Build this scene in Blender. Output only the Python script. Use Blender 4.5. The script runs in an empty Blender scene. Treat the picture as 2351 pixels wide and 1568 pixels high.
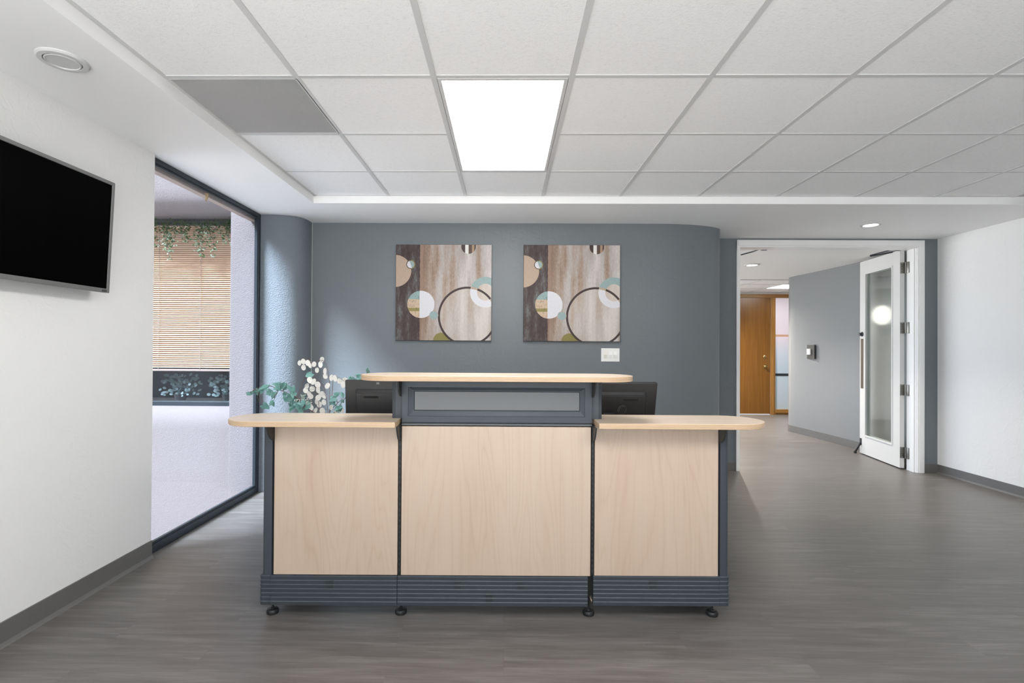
import bpy, bmesh, math, random
from mathutils import Vector, Matrix
random.seed(11)
C = bpy.context.scene.collection
S = bpy.context.scene

# ------------------------------------------------------------------ nodes
class N:
    """small expression builder over a material's node tree"""
    def __init__(s, name):
        s.m = bpy.data.materials.new(name); s.m.use_nodes = True
        s.t = s.m.node_tree; s.t.nodes.clear()
        s.out = s.t.nodes.new('ShaderNodeOutputMaterial')
    def nd(s, kind, **kw):
        n = s.t.nodes.new(kind)
        for k, v in kw.items(): setattr(n, k, v)
        return n
    def put(s, sock, v):
        if isinstance(v, bpy.types.NodeSocket): s.t.links.new(v, sock)
        elif v is not None:
            if isinstance(v, (tuple, list)) and len(v) == 3 and sock.type == 'RGBA': v = (*v, 1)
            sock.default_value = v
    def ma(s, op, a, b=None, clamp=False):
        n = s.nd('ShaderNodeMath', operation=op, use_clamp=clamp)
        s.put(n.inputs[0], a)
        if b is not None: s.put(n.inputs[1], b)
        return n.outputs[0]
    def mix(s, f, a, b):
        n = s.nd('ShaderNodeMix', data_type='RGBA')
        s.put(n.inputs[0], f); s.put(n.inputs[6], a); s.put(n.inputs[7], b)
        return n.outputs[2]
    def co(s, kind='Object'):
        return s.nd('ShaderNodeTexCoord').outputs[kind]
    def mapv(s, v, scale=(1, 1, 1), loc=(0, 0, 0), rot=(0, 0, 0)):
        n = s.nd('ShaderNodeMapping'); s.put(n.inputs[0], v)
        n.inputs['Scale'].default_value = scale; n.inputs['Location'].default_value = loc; n.inputs['Rotation'].default_value = rot
        return n.outputs[0]
    def noise(s, v, scale=5, detail=3, rough=.5, dist=0):
        n = s.nd('ShaderNodeTexNoise'); s.put(n.inputs['Vector'], v)
        n.inputs['Scale'].default_value = scale; n.inputs['Detail'].default_value = detail
        n.inputs['Roughness'].default_value = rough; n.inputs['Distortion'].default_value = dist
        return n.outputs['Fac']
    def ramp(s, f, stops, interp='LINEAR'):
        n = s.nd('ShaderNodeValToRGB'); s.put(n.inputs[0], f); cr = n.color_ramp; cr.interpolation = interp
        while len(cr.elements) < len(stops): cr.elements.new(.5)
        for e, (p, c) in zip(cr.elements, stops):
            e.position = p; e.color = (*c, 1) if isinstance(c, (tuple, list)) else (c, c, c, 1)
        return n.outputs[0]
    def bump(s, h, strength=.3, dist=.01):
        n = s.nd('ShaderNodeBump'); s.put(n.inputs['Height'], h)
        n.inputs['Strength'].default_value = strength; n.inputs['Distance'].default_value = dist
        return n.outputs[0]
    def sep(s, v):
        n = s.nd('ShaderNodeSeparateXYZ'); s.put(n.inputs[0], v); return n.outputs
    def pbr(s, col, rough=.5, metal=0, normal=None, spec=None, **kw):
        b = s.nd('ShaderNodeBsdfPrincipled')
        s.put(b.inputs['Base Color'], col); s.put(b.inputs['Roughness'], rough); s.put(b.inputs['Metallic'], metal)
        if normal is not None: s.put(b.inputs['Normal'], normal)
        if spec is not None: s.put(b.inputs['Specular IOR Level'], spec)
        for k, v in kw.items(): s.put(b.inputs[k], v)
        s.t.links.new(b.outputs[0], s.out.inputs[0]); return s.m

def plain(name, col, rough=.5, metal=0, spec=None, grain=0, gscale=200):
    n = N(name); nm = None
    if grain: nm = n.bump(n.noise(n.co(), gscale, 2), grain, .002)
    return n.pbr(col, rough, metal, nm, spec)

def wall_paint(name, col, rough=.55, amount=.25):
    """skip-trowelled plaster under paint"""
    n = N(name); v = n.co()
    a = n.ramp(n.noise(v, 9, 5, .6, 1.2), [(.50, 0), (.56, 1)])
    b = n.noise(v, 45, 4, .6)
    h = n.ma('ADD', n.ma('MULTIPLY', a, .6), n.ma('MULTIPLY', b, .5))
    return n.pbr(col, rough, 0, n.bump(h, amount, .004))

def stucco(name, col, amount=.75):
    n = N(name); v = n.co()
    h = n.ma('ADD', n.noise(v, 115, 2, .45), n.ma('MULTIPLY', n.noise(v, 240, 2), .35))
    return n.pbr(col, .85, 0, n.bump(h, amount, .0075), .2)

M = {}
M['white_wall'] = wall_paint('white_wall_paint', (.74, .74, .735))
M['slate_wall'] = wall_paint('slate_wall_paint', (.150, .168, .182), .42)
M['slate_smooth'] = wall_paint('slate_hall_paint', (.212, .22, .228), .34, .1)
M['soffit'] = plain('soffit_paint', (.86, .86, .86), .6)
M['hall_ceiling'] = plain('hall_ceiling_paint', (.88, .87, .85), .6)
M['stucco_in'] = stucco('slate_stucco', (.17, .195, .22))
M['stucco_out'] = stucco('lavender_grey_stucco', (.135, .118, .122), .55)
M['trim_white'] = plain('white_trim_paint', (.82, .82, .81), .3)
M['door_white'] = plain('white_door_paint', (.66, .66, .65), .28)
M['vinyl_base'] = plain('grey_vinyl_base', (.125, .122, .118), .45)
M['tbar'] = plain('white_grid_metal', (.60, .60, .60), .45)
M['dark_frame'] = plain('dark_anodised_frame', (.028, .036, .045), .3, .3)
M['brown_header'] = plain('brown_header', (.28, .215, .185), .7)
M['slate_metal'] = plain('slate_powder_coat', (.043, .052, .063), .45, 0, .4, .15, 600)
M['slate_gloss'] = plain('slate_gloss_rail', (.050, .058, .066), .2, 0, .6)
M['black_slot'] = plain('black_channel', (.006, .006, .007), .5)
M['black_plastic'] = plain('black_plastic', (.017, .017, .018), .42, 0, .5, .2, 900)
M['dark_grey_plastic'] = plain('dark_grey_plastic', (.035, .035, .036), .45)
M['screen'] = plain('black_screen', (.0005, .0005, .0005), .4, 0, .02)
M['tv_frame'] = plain('grey_tv_frame', (.17, .17, .17), .4, .3)
M['rubber'] = plain('black_rubber', (.012, .013, .014), .45)
M['steel'] = plain('steel', (.35, .35, .34), .3, 1)
M['hinge'] = plain('hinge_metal', (.27, .26, .24), .35, .9)
M['bronze'] = plain('bronze_pull', (.11, .085, .06), .38, .8)
M['brass'] = plain('brass', (.55, .40, .18), .25, 1)
M['white_plastic'] = plain('white_plastic', (.82, .82, .80), .3)
M['ivory_plastic'] = plain('ivory_plastic', (.74, .72, .66), .3)
M['black'] = plain('black_gap', (.004, .004, .004), .8)
M['backer'] = plain('grille_backer', (.03, .03, .03), .8)
M['grille'] = plain('grille_metal', (.55, .55, .55), .5)
M['sticker'] = plain('grey_sticker', (.16, .16, .16), .6)
M['tan_cable'] = plain('tan_cable', (.55, .42, .30), .5)
M['stem'] = plain('brown_stem', (.13, .075, .07), .6)
M['vase'] = plain('grey_ceramic', (.45, .46, .47), .3)
M['caulk'] = plain('caulk_line', (.42, .43, .42), .6)
M['brown_room'] = plain('brown_room_wall', (.34, .19, .11), .7)
M['concrete'] = stucco('courtyard_concrete', (.68, .67, .68), .3)
M['tan_clip'] = plain('tan_clip', (.45, .30, .14), .6)
M['downlight_trim'] = plain('downlight_trim', (.58, .58, .58), .45)
M['downlight_grey'] = plain('downlight_eyeball', (.60, .60, .60), .45)

def leaf_mat(name, c1, c2, trans=.25):
    n = N(name); v = n.co()
    col = n.mix(n.noise(v, 30, 2), c1, c2)
    b = n.nd('ShaderNodeBsdfPrincipled'); n.put(b.inputs['Base Color'], col); b.inputs['Roughness'].default_value = .5
    t = n.nd('ShaderNodeBsdfTranslucent'); n.put(t.inputs[0], col)
    mx = n.nd('ShaderNodeMixShader'); mx.inputs[0].default_value = trans
    n.t.links.new(b.outputs[0], mx.inputs[1]); n.t.links.new(t.outputs[0], mx.inputs[2])
    n.t.links.new(mx.outputs[0], n.out.inputs[0]); return n.m
M['euc'] = leaf_mat('teal_green_leaf', (.09, .26, .22), (.26, .46, .44))
M['pod'] = leaf_mat('papery_white_pod', (.80, .78, .72), (.9, .9, .88), .4)
M['vine_leaf'] = leaf_mat('green_vine_leaf', (.010, .028, .007), (.05, .11, .018))
M['teal_leaf'] = leaf_mat('dim_teal_leaf', (.05, .095, .10), (.17, .23, .235))

def emis(name, col, st):
    n = N(name); e = n.nd('ShaderNodeEmission'); n.put(e.inputs[0], col); e.inputs[1].default_value = st
    n.t.links.new(e.outputs[0], n.out.inputs[0]); return n.m

def glass(name, tint=(.96, .98, 1), ior=1.45, boost=0.0, rough=0.0):
    """thin single pane: straight through plus a fresnel mirror"""
    n = N(name); lw = n.nd('ShaderNodeLayerWeight'); lw.inputs[0].default_value = .5
    f0 = ((ior - 1) / (ior + 1)) ** 2 + boost
    f = n.ma('ADD', f0, n.ma('MULTIPLY', n.ma('POWER', lw.outputs['Facing'], 5.0), 1 - f0), True)
    tr = n.nd('ShaderNodeBsdfTransparent'); n.put(tr.inputs[0], tint)
    gl = n.nd('ShaderNodeBsdfGlossy'); gl.inputs['Roughness'].default_value = rough
    mx = n.nd('ShaderNodeMixShader'); n.put(mx.inputs[0], f)
    n.t.links.new(tr.outputs[0], mx.inputs[1]); n.t.links.new(gl.outputs[0], mx.inputs[2])
    n.t.links.new(mx.outputs[0], n.out.inputs[0]); return n.m
M['glass'] = glass('window_glass')
M['glass_door'] = glass('door_glass', (.93, .955, .94), 1.5, .04, .07)
M['glass_dark'] = glass('facade_glass', (.97, .98, .99), 1.5)

def floor_mat():
    n = N('grey_vinyl_plank'); v = n.co()
    br = n.nd('ShaderNodeTexBrick'); n.put(br.inputs['Vector'], v)
    br.offset = .37; br.offset_frequency = 2
    br.inputs['Color1'].default_value = (0, 0, 0, 1); br.inputs['Color2'].default_value = (1, 1, 1, 1); br.inputs['Mortar'].default_value = (.5, .5, .5, 1)
    for k, x in (('Scale', 1), ('Mortar Size', .0008), ('Mortar Smooth', .1), ('Bias', 0), ('Brick Width', 1.22), ('Row Height', .178)): br.inputs[k].default_value = x
    sid = n.ma('MULTIPLY', br.outputs['Color'], 1.0)
    # every plank gets its own stretch of grain
    off = n.nd('ShaderNodeCombineXYZ'); n.put(off.inputs[2], n.ma('MULTIPLY', sid, 37.0))
    av = n.nd('ShaderNodeVectorMath', operation='ADD'); n.put(av.inputs[0], v); n.put(av.inputs[1], off.outputs[0])
    g1 = n.noise(n.mapv(av.outputs[0], (1.1, 13, 1)), 2.2, 6, .62, .5)
    g2 = n.noise(n.mapv(av.outputs[0], (2.5, 60, 1)), 3.0, 4, .6)
    f = n.ma('ADD', n.ma('MULTIPLY', g1, .7), n.ma('MULTIPLY', g2, .3))
    col = n.ramp(f, [(.30, (.080, .071, .066)), (.5, (.128, .119, .113)), (.70, (.20, .19, .182))])
    col = n.mix(n.ma('MULTIPLY', sid, .30), col, (.100, .092, .087))
    col = n.mix(n.ma('MULTIPLY', br.outputs['Fac'], .35), col, (.06, .055, .05))
    ro = n.ma('ADD', .29, n.ma('MULTIPLY', f, .16))
    h = n.ma('SUBTRACT', n.ma('MULTIPLY', f, .5), n.ma('MULTIPLY', br.outputs['Fac'], .6))
    return n.pbr(col, ro, 0, n.bump(h, .12, .002), .5)
M['floor'] = floor_mat()

def tile_mat():
    n = N('mineral_fibre_tile'); v = n.co()
    a = n.ramp(n.noise(n.mapv(v, (60, 170, 60)), 1, 3, .7), [(.36, .55), (.47, 1)])
    col = n.mix(a, (.72, .72, .72), (.86, .86, .86))
    sp = n.ramp(n.noise(v, 17, 4, .75), [(.225, 0), (.25, 1)])
    col = n.mix(sp, (.42, .42, .42), col)
    return n.pbr(col, .9, 0, n.bump(n.noise(v, 190, 3, .6), .35, .003), .1)
M['tile'] = tile_mat()

def maple():
    n = N('maple_laminate'); v = n.co()
    big = n.noise(n.mapv(v, (5.2, 5.2, .62)), 1.0, 2, .45, .6)
    cath = n.ma('POWER', n.ma('ABSOLUTE', n.ma('SINE', n.ma('MULTIPLY', big, 46.0))), .6)
    g = n.noise(n.mapv(v, (150, 150, 2.2)), 1.0, 3, .6)
    wide = n.noise(n.mapv(v, (9, 9, .35)), 1.0, 2)
    f = n.ma('ADD', n.ma('ADD', n.ma('MULTIPLY', cath, .22), n.ma('MULTIPLY', g, .34)), n.ma('MULTIPLY', wide, .44))
    col = n.ramp(f, [(.25, (.440, .328, .246)), (.5, (.485, .376, .291)), (.72, (.512, .408, .322))])
    return n.pbr(col, .38, 0, None, .4)
M['maple'] = maple()
def maple_top():
    n = N('maple_top_laminate'); v = n.co()
    g = n.noise(n.mapv(v, (2.0, 45, 40)), 1.4, 4, .6, .3)
    col = n.ramp(g, [(.3, (.53, .43, .335)), (.6, (.60, .50, .405))])
    return n.pbr(col, .30, 0, None, .45)
M['maple_top'] = maple_top()
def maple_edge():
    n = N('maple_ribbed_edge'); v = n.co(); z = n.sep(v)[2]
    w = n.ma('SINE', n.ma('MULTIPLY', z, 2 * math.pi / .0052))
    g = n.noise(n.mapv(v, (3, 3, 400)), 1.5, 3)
    col = n.mix(n.ma('MULTIPLY', n.ma('ADD', w, 1), .5), (.50, .35, .22), (.64, .48, .33))  # darker stripes put the shade between the ribs into the colour
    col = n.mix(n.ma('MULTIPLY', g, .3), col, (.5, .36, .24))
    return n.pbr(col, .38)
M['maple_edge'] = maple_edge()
def oak_door():
    n = N('stained_wood_door'); v = n.co()
    g = n.noise(n.mapv(v, (26, 26, 1.1)), 1.3, 5, .6, .4)
    col = n.ramp(g, [(.25, (.112, .044, .008)), (.5, (.160, .069, .012)), (.75, (.200, .093, .020))])
    return n.pbr(col, .3, 0, None, .5)
M['oak'] = oak_door()
def oak_trim():
    n = N('golden_oak_trim'); v = n.co()
    g = n.noise(n.mapv(v, (60, 60, 2)), 1.3, 4, .6)
    return n.pbr(n.ramp(g, [(.3, (.22, .100, .018)), (.7, (.31, .158, .038))]), .35)
M['oak_trim'] = oak_trim()
def frosted():
    n = N('frosted_grey_insert'); v = n.co()
    return n.pbr((.078, .083, .090), .36, 0, n.bump(n.noise(v, 700, 1), .05, .001), .6)
M['frosted'] = frosted()
def slatm():
    n = N('wooden_blind_slat'); v = n.co()
    g = n.noise(n.mapv(v, (2, 30, 30)), 1, 3)
    return n.pbr(n.ramp(g, [(.3, (.56, .35, .205)), (.7, (.72, .51, .33))]), .45)
M['slat'] = slatm()

def art_mat():
    n = N('abstract_circles_print'); x, y, z = n.sep(n.co())
    W = .874
    u = n.ma('ADD', n.ma('DIVIDE', x, W), .5)
    v = n.ma('SUBTRACT', .5, n.ma('DIVIDE', z, W))
    cmb = n.nd('ShaderNodeCombineXYZ'); n.put(cmb.inputs[0], u); n.put(cmb.inputs[1], v)
    uv = cmb.outputs[0]
    big = n.noise(n.mapv(uv, (7.5, .9, 1)), 1, 3, .5)
    fine = n.noise(n.mapv(uv, (85, 26, 1)), 1, 5, .8)
    # light field: brown-beige through to grey-white
    f = n.ma('ADD', n.ma('MULTIPLY', big, .80), n.ma('MULTIPLY', fine, .30))
    f = n.ma('ADD', f, n.ma('MULTIPLY', n.ma('SUBTRACT', u, .66), .20))
    light = n.ramp(f, [(.32, (.13, .085, .07)), (.43, (.27, .19, .14)), (.50, (.36, .285, .235)), (.56, (.40, .36, .345)), (.70, (.58, .555, .53))])
    # dark band down the left
    dn = n.noise(n.mapv(uv, (13, 3.2, 1), (3, 1, 0)), 1, 4, .6)
    dark = n.ramp(n.ma('ADD', n.ma('MULTIPLY', dn, .62), n.ma('MULTIPLY', fine, .38)), [(.36, (.035, .020, .019)), (.51, (.065, .044, .043)), (.60, (.12, .12, .118)), (.72, (.34, .34, .33))])
    edge = n.ma('ADD', u, n.ma('MULTIPLY', n.ma('SUBTRACT', fine, .5), .02))
    col = n.mix(n.ma('GREATER_THAN', edge, .252), dark, light)
    brn = n.ma('MULTIPLY', n.ma('MULTIPLY', n.ma('GREATER_THAN', edge, .252), n.ma('LESS_THAN', u, .30)), n.ma('MULTIPLY', fine, .8))
    col = n.mix(brn, col, (.22, .12, .07))
    def dist(cx, cy):
        a = n.ma('SUBTRACT', u, cx); b = n.ma('SUBTRACT', v, cy)
        return n.ma('SQRT', n.ma('ADD', n.ma('MULTIPLY', a, a), n.ma('MULTIPLY', b, b)))
    def disc(d, r): return n.ma('LESS_THAN', d, r)
    def ann(d, r0, r1): return n.ma('MULTIPLY', n.ma('LESS_THAN', d, r1), n.ma('GREATER_THAN', d, r0))
    AND = lambda a, b: n.ma('MULTIPLY', a, b)
    tan = n.mix(fine, (.34, .24, .175), (.50, .39, .31)); teal = n.mix(fine, (.20, .29, .29), (.33, .42, .41))
    white = n.mix(fine, (.52, .52, .54), (.70, .70, .74)); olive = n.mix(fine, (.17, .14, .04), (.27, .23, .08))
    brown = (.05, .032, .03)
    # half disc on the left edge
    d = dist(-.006, .276); col = n.mix(disc(d, .167), col, tan)
    # top striped disc
    d = dist(.758, .019); st = n.ramp(u, [(0, (.06, .04, .035)), (.722, (.72, .70, .66)), (.757, (.10, .065, .05)), (.79, (.36, .24, .16)), (.815, (.09, .06, .05))], 'CONSTANT')
    col = n.mix(disc(d, .076), col, st)
    # big ring and its paler inside
    db = dist(.751, .746); inside = disc(db, .300)
    col = n.mix(AND(inside, .25), col, (.56, .47, .38))
    ringb = ann(db, .287, .309)
    # pale ring on the right
    dr = dist(.936, .494); rp = ann(dr, .088, .160)
    col = n.mix(ann(dr, -1, .088), col, n.mix(.5, col, (.56, .46, .39)))
    col = n.mix(ringb, col, brown)
    out = n.ma('SUBTRACT', 1, inside)
    col = n.mix(AND(rp, n.ma('SUBTRACT', 1, disc(db, .309))), col, teal)
    col = n.mix(AND(rp, disc(db, .287)), col, white)
    col = n.mix(AND(rp, ringb), col, tan)
    # middle disc, split by the band edge
    d = dist(.264, .624); m_ = disc(d, .142)
    left = n.ramp(v, [(0, (.25, .36, .35)), (.567, (.52, .39, .28)), (.66, (.25, .21, .07)), (.692, (.52, .39, .28))], 'CONSTANT')
    left = n.mix(n.ma('MULTIPLY', n.ma('GREATER_THAN', fine, .56), .6), left, (.12, .08, .07))
    col = n.mix(m_, col, n.mix(n.ma('GREATER_THAN', u, .25), left, white))
    # small teal disc
    d = dist(.40, .737); col = n.mix(disc(d, .047), col, tan); col = n.mix(disc(d, .043), col, teal)
    # olive half disc at the bottom
    d = dist(.479, 1.003); od = disc(d, .085)
    col = n.mix(od, col, n.mix(inside, olive, tan)); col = n.mix(AND(od, ringb), col, brown)
    # small ring on the half disc
    d = dist(.155, .208); col = n.mix(disc(d, .047), col, n.mix(n.ma('GREATER_THAN', u, .16), (.10, .07, .05), olive))
    tilt = n.ma('GREATER_THAN', n.ma('SUBTRACT', u, n.ma('MULTIPLY', v, .35)), .082)
    col = n.mix(disc(d, .038), col, n.mix(tilt, white, teal))
    return n.pbr(col, .5, 0, n.bump(n.noise(n.co(), 500, 1), .1, .001), .3)
M['art'] = art_mat()
M['art_side'] = plain('dark_canvas_side', (.03, .02, .02), .6)

# ------------------------------------------------------------------ meshes
PART_LABELS = {'frosted_insert': 'frosted grey panel in the raised frame', 'pull_plate': 'bronze pull plate', 'asset_sticker': 'small grey sticker', 'door_knob': 'brass door knob',
    'hinge': 'bare metal hinge', 'screen': 'black screen', 'door_holder': 'black kick-down door holder', 'seed_pod': 'papery white seed pod', 'eyeball': 'grey tilted lamp cup',
    'reader_body': 'white reader on the black plate', 'counter_top': 'pale maple counter with ribbed edge', 'raised_counter_top': 'raised pale maple counter with ribbed edge', 'front_panel': 'pale maple laminate panel',
    'push_bar': 'black push bar', 'peach_stripe': 'peach stripe', 'window_clip': 'tan clip', 'levelling_foot': 'black levelling foot', 'cable': 'tan cable end', 'round_emblem': 'dark round emblem'}
class MB:
    def __init__(s): s.b = bmesh.new()
    def box(s, x0, x1, y0, y1, z0, z1, bev=0, seg=2):
        r = bmesh.ops.create_cube(s.b, size=1)['verts']
        for v in r:
            v.co = ((x0 + x1) / 2 + v.co.x * (x1 - x0), (y0 + y1) / 2 + v.co.y * (y1 - y0), (z0 + z1) / 2 + v.co.z * (z1 - z0))
        if bev:
            es = list({e for v in r for e in v.link_edges})
            bmesh.ops.bevel(s.b, geom=es, offset=bev, segments=seg, affect='EDGES', profile=.5)
        return s
    def prism(s, pts, z0, z1, axis='z'):
        """polygon extruded along an axis; pts are (x,y), (x,z) for y, (y,z) for x"""
        f = {'z': lambda p, h: (p[0], p[1], h), 'y': lambda p, h: (p[0], h, p[1]), 'x': lambda p, h: (h, p[0], p[1])}[axis]
        a = [s.b.verts.new(f(p, z0)) for p in pts]; b = [s.b.verts.new(f(p, z1)) for p in pts]
        n = len(pts)
        s.b.faces.new(a); s.b.faces.new(b)
        for i in range(n): s.b.faces.new((a[i], a[(i + 1) % n], b[(i + 1) % n], b[i]))
        return s
    def tube(s, pts, r, k=8, r1=None):
        pts = [Vector(p) for p in pts]; rings = []
        for i, p in enumerate(pts):
            t = (pts[min(i + 1, len(pts) - 1)] - pts[max(i - 1, 0)]).normalized()
            u = t.cross(Vector((0, 0, 1)))
            if u.length < .05: u = t.cross(Vector((1, 0, 0)))
            u.normalize(); w = t.cross(u); rr = r if r1 is None else r + (r1 - r) * i / (len(pts) - 1)
            rings.append([s.b.verts.new(p + (u * math.cos(a) + w * math.sin(a)) * rr) for a in [2 * math.pi * j / k for j in range(k)]])
        for A, B in zip(rings, rings[1:]):
            for j in range(k): s.b.faces.new((A[j], A[(j + 1) % k], B[(j + 1) % k], B[j]))
        s.b.faces.new(rings[0]); s.b.faces.new(rings[-1]); return s
    def lathe(s, prof, c=(0, 0, 0), k=32, axis='z'):
        """profile of (r, h) pairs turned about an axis"""
        rings = []
        for r, h in prof:
            ring = []
            for j in range(k):
                a = 2 * math.pi * j / k; x, y = r * math.cos(a), r * math.sin(a)
                p = {'z': (x, y, h), 'y': (x, h, y), 'x': (h, x, y)}[axis]
                ring.append(s.b.verts.new(Vector(c) + Vector(p)))
            rings.append(ring)
        for A, B in zip(rings, rings[1:]):
            for j in range(k): s.b.faces.new((A[j], A[(j + 1) % k], B[(j + 1) % k], B[j]))
        if prof[0][0] > 1e-6: s.b.faces.new(rings[0])
        if prof[-1][0] > 1e-6: s.b.faces.new(rings[-1])
        return s
    def leaf(s, p, d, up, L, W, cup=.15, round_=False):
        """a leaf with a midrib fold, a few mm of curl and a pointed or round outline"""
        d = Vector(d).normalized(); up = Vector(up); sd = d.cross(up)
        if sd.length < .05: sd = d.cross(Vector((.3, .9, .2)))
        sd.normalize(); nn = sd.cross(d)
        prof = [(0, .0), (.12, .55), (.35, 1), (.62, .85), (.86, .42), (1, 0)] if not round_ else [(0, .0), (.06, .5), (.25, .9), (.5, 1), (.75, .9), (.94, .5), (1, 0)]
        mid = []; l = []; r = []
        for t, w in prof:
            base = Vector(p) + d * L * t - nn * cup * L * t * t
            mid.append(s.b.verts.new(base))
            if w > 0:
                l.append(s.b.verts.new(base + sd * W / 2 * w + nn * cup * W * w * .5)); r.append(s.b.verts.new(base - sd * W / 2 * w + nn * cup * W * w * .5))
        n = len(prof)
        for side, flip in ((l, 0), (r, 1)):
            fs = [(mid[0], side[0], mid[1])] + [(mid[i], side[i - 1], side[i], mid[i + 1]) for i in range(1, n - 2)] + [(mid[n - 2], side[-1], mid[n - 1])]
            for f in fs: s.b.faces.new(f if not flip else f[::-1])
        return s
    def build(s, name, mat, parent=None, smooth=None, loc=None):
        bmesh.ops.recalc_face_normals(s.b, faces=s.b.faces)
        me = bpy.data.meshes.new(name); s.b.to_mesh(me); s.b.free()
        for m in (mat if isinstance(mat, (list, tuple)) else [mat]): me.materials.append(M[m])
        o = bpy.data.objects.new(name, me); C.objects.link(o)
        if smooth:
            for p in me.polygons: p.use_smooth = True
            me.set_sharp_from_angle(angle=math.radians(smooth))
        if parent:
            o.parent = parent
            if name in PART_LABELS: o['label'] = PART_LABELS[name]
        if loc: o.location = loc
        return o

def tag(o, label, cat, group=None, kind=None):
    o['label'] = label; o['category'] = cat
    if group: o['group'] = group
    if kind: o['kind'] = kind
    return o
def thing(name, label, cat, loc=(0, 0, 0), rz=0, group=None):
    o = bpy.data.objects.new(name, None); o.empty_display_size = .05; C.objects.link(o)
    o.location = loc; o.rotation_euler = (0, 0, rz); return tag(o, label, cat, group)
def struct(o, label, cat):
    return tag(o, label, cat, None, 'structure')
def children(o): return [c for c in bpy.data.objects if c.parent == o]
def dup(o, parent=None):
    c = o.copy(); C.objects.link(c)
    if parent: c.parent = parent
    for ch in children(o): dup(ch, c)
    return c

CH = 2.454      # tile ceiling
SH = 2.394      # soffit
YB, YD = 4.665, 5.285
YF = -1.3         # added glazed front behind the viewer

# ------------------------------------------------------------------ room shell
struct(MB().box(-2.25, 6.6, YF - .1, 10.1, -.12, 0).build('floor', 'floor'), 'grey wood-look vinyl plank floor running through into the hall', 'floor')
struct(MB().box(-2.30, -2.09, YF - .1, 2.993, 0, SH).build('wall_left', 'white_wall'), 'white textured wall behind the television', 'wall')
struct(MB().box(4.425, 4.60, YF - .1, YD + .12, 0, 2.6).build('wall_right', 'white_wall'), 'white wall right of the glazed door', 'wall')
w4 = bpy.data.objects.new('window_4', None); C.objects.link(w4); w4.location = (0, YF - .05, 0); struct(w4, 'glazed entrance front behind the viewer', 'window')  # unseen glazing added to fill the room with daylight
g = MB()
for x in (-2.09, -.25, 1.57): g.box(x - .03, x + .03, -.05, .05, 0, SH, .003)
g.box(-2.09, 1.6, -.05, .05, 0, .08, .003); g.box(-2.09, 1.6, -.05, .05, SH - .05, SH + .2, .003); g.build('window_frame', 'dark_frame', w4)
MB().box(-2.09, 1.6, -.004, .004, .07, SH - .04).build('window_glass', 'glass', w4)
bw = [(-1.86, 4.662), (1.40, 4.665), (1.50, 4.669), (1.587, 4.679), (1.70, 4.700), (1.80, 4.729), (1.88, 4.762), (1.95, 4.797), (2.0, 4.833), (2.033, 4.872), (2.050, 4.915), (2.058, 4.97), (2.06, YD - .002), (-1.86, YD - .002)]
struct(MB().box(1.6, 4.6, YF - .1, YF, 0, 2.6).build('wall_front', 'white_wall'), 'white wall behind the viewer', 'wall')
struct(MB().prism(bw, 0, SH).build('wall_back', 'slate_wall', smooth=25), 'slate blue wall with a rounded end carrying the two pictures', 'wall')
pil = [(-2.128, 4.372), (-1.99, 4.375), (-1.93, 4.386), (-1.88, 4.404), (-1.84, 4.430), (-1.815, 4.463), (-1.797, 4.505), (-1.788, 4.56), (-1.785, 4.66), (-1.87, 4.66), (-1.87, YD), (-2.128, YD)]
struct(MB().prism(pil, 0, SH).build('pillar', 'stucco_in', smooth=40), 'rounded slate stucco pillar beside the tall window', 'pillar')
pil2 = [(-2.132, 4.372), (-2.36, 4.372), (-2.385, 4.378), (-2.398, 4.40), (-2.40, 4.44), (-2.40, 5.6), (-2.132, 5.6)]
struct(MB().prism(pil2, -1.3, 3.4).build('outside_pillar', 'stucco_out', smooth=40), 'pale lavender stucco pillar just outside the glass', 'pillar')
struct(MB().box(-1.788, -1.781, 4.655, 4.662, .1, SH).build('trim_1', 'caulk'), 'thin pale caulk line in the corner between pillar and slate wall', 'trim')

# wall with the doorway
dw = MB()
dw.box(1.9, 2.40, YD, YD + .12, 0, SH); dw.box(4.255, 4.60, YD, YD + .12, 0, SH); dw.box(2.40, 4.255, YD, YD + .12, 2.35, SH)
struct(dw.build('wall_doorway', 'slate_wall'), 'slate blue wall around the white framed doorway', 'wall')
# white casing and jambs
fr = MB()
for x0, x1 in ((2.374, 2.409), (4.214, 4.283)): fr.box(x0, x1, YD - .018, YD + .002, 0, 2.378, .003)
fr.box(2.374, 4.283, YD - .0181, YD + .002, 2.304, 2.3781, .003)
fr.box(4.226, 4.270, YD - .026, YD - .016, 0, 2.366, .003); fr.box(2.385, 4.270, YD - .0261, YD - .016, 2.318, 2.366, .003)
fr.box(2.395, 2.412, YD - .004, YD + .125, 0, 2.304); fr.box(4.210, 4.256, YD - .004, YD + .125, 0, 2.304); fr.box(2.395, 4.256, YD - .0041, YD + .125, 2.300, 2.351)
fr.box(4.201, 4.212, YD + .02, YD + .075, 0, 2.304)
struct(fr.build('trim_2', 'trim_white'), 'white door casing and jambs around the wide doorway', 'door frame')

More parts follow.
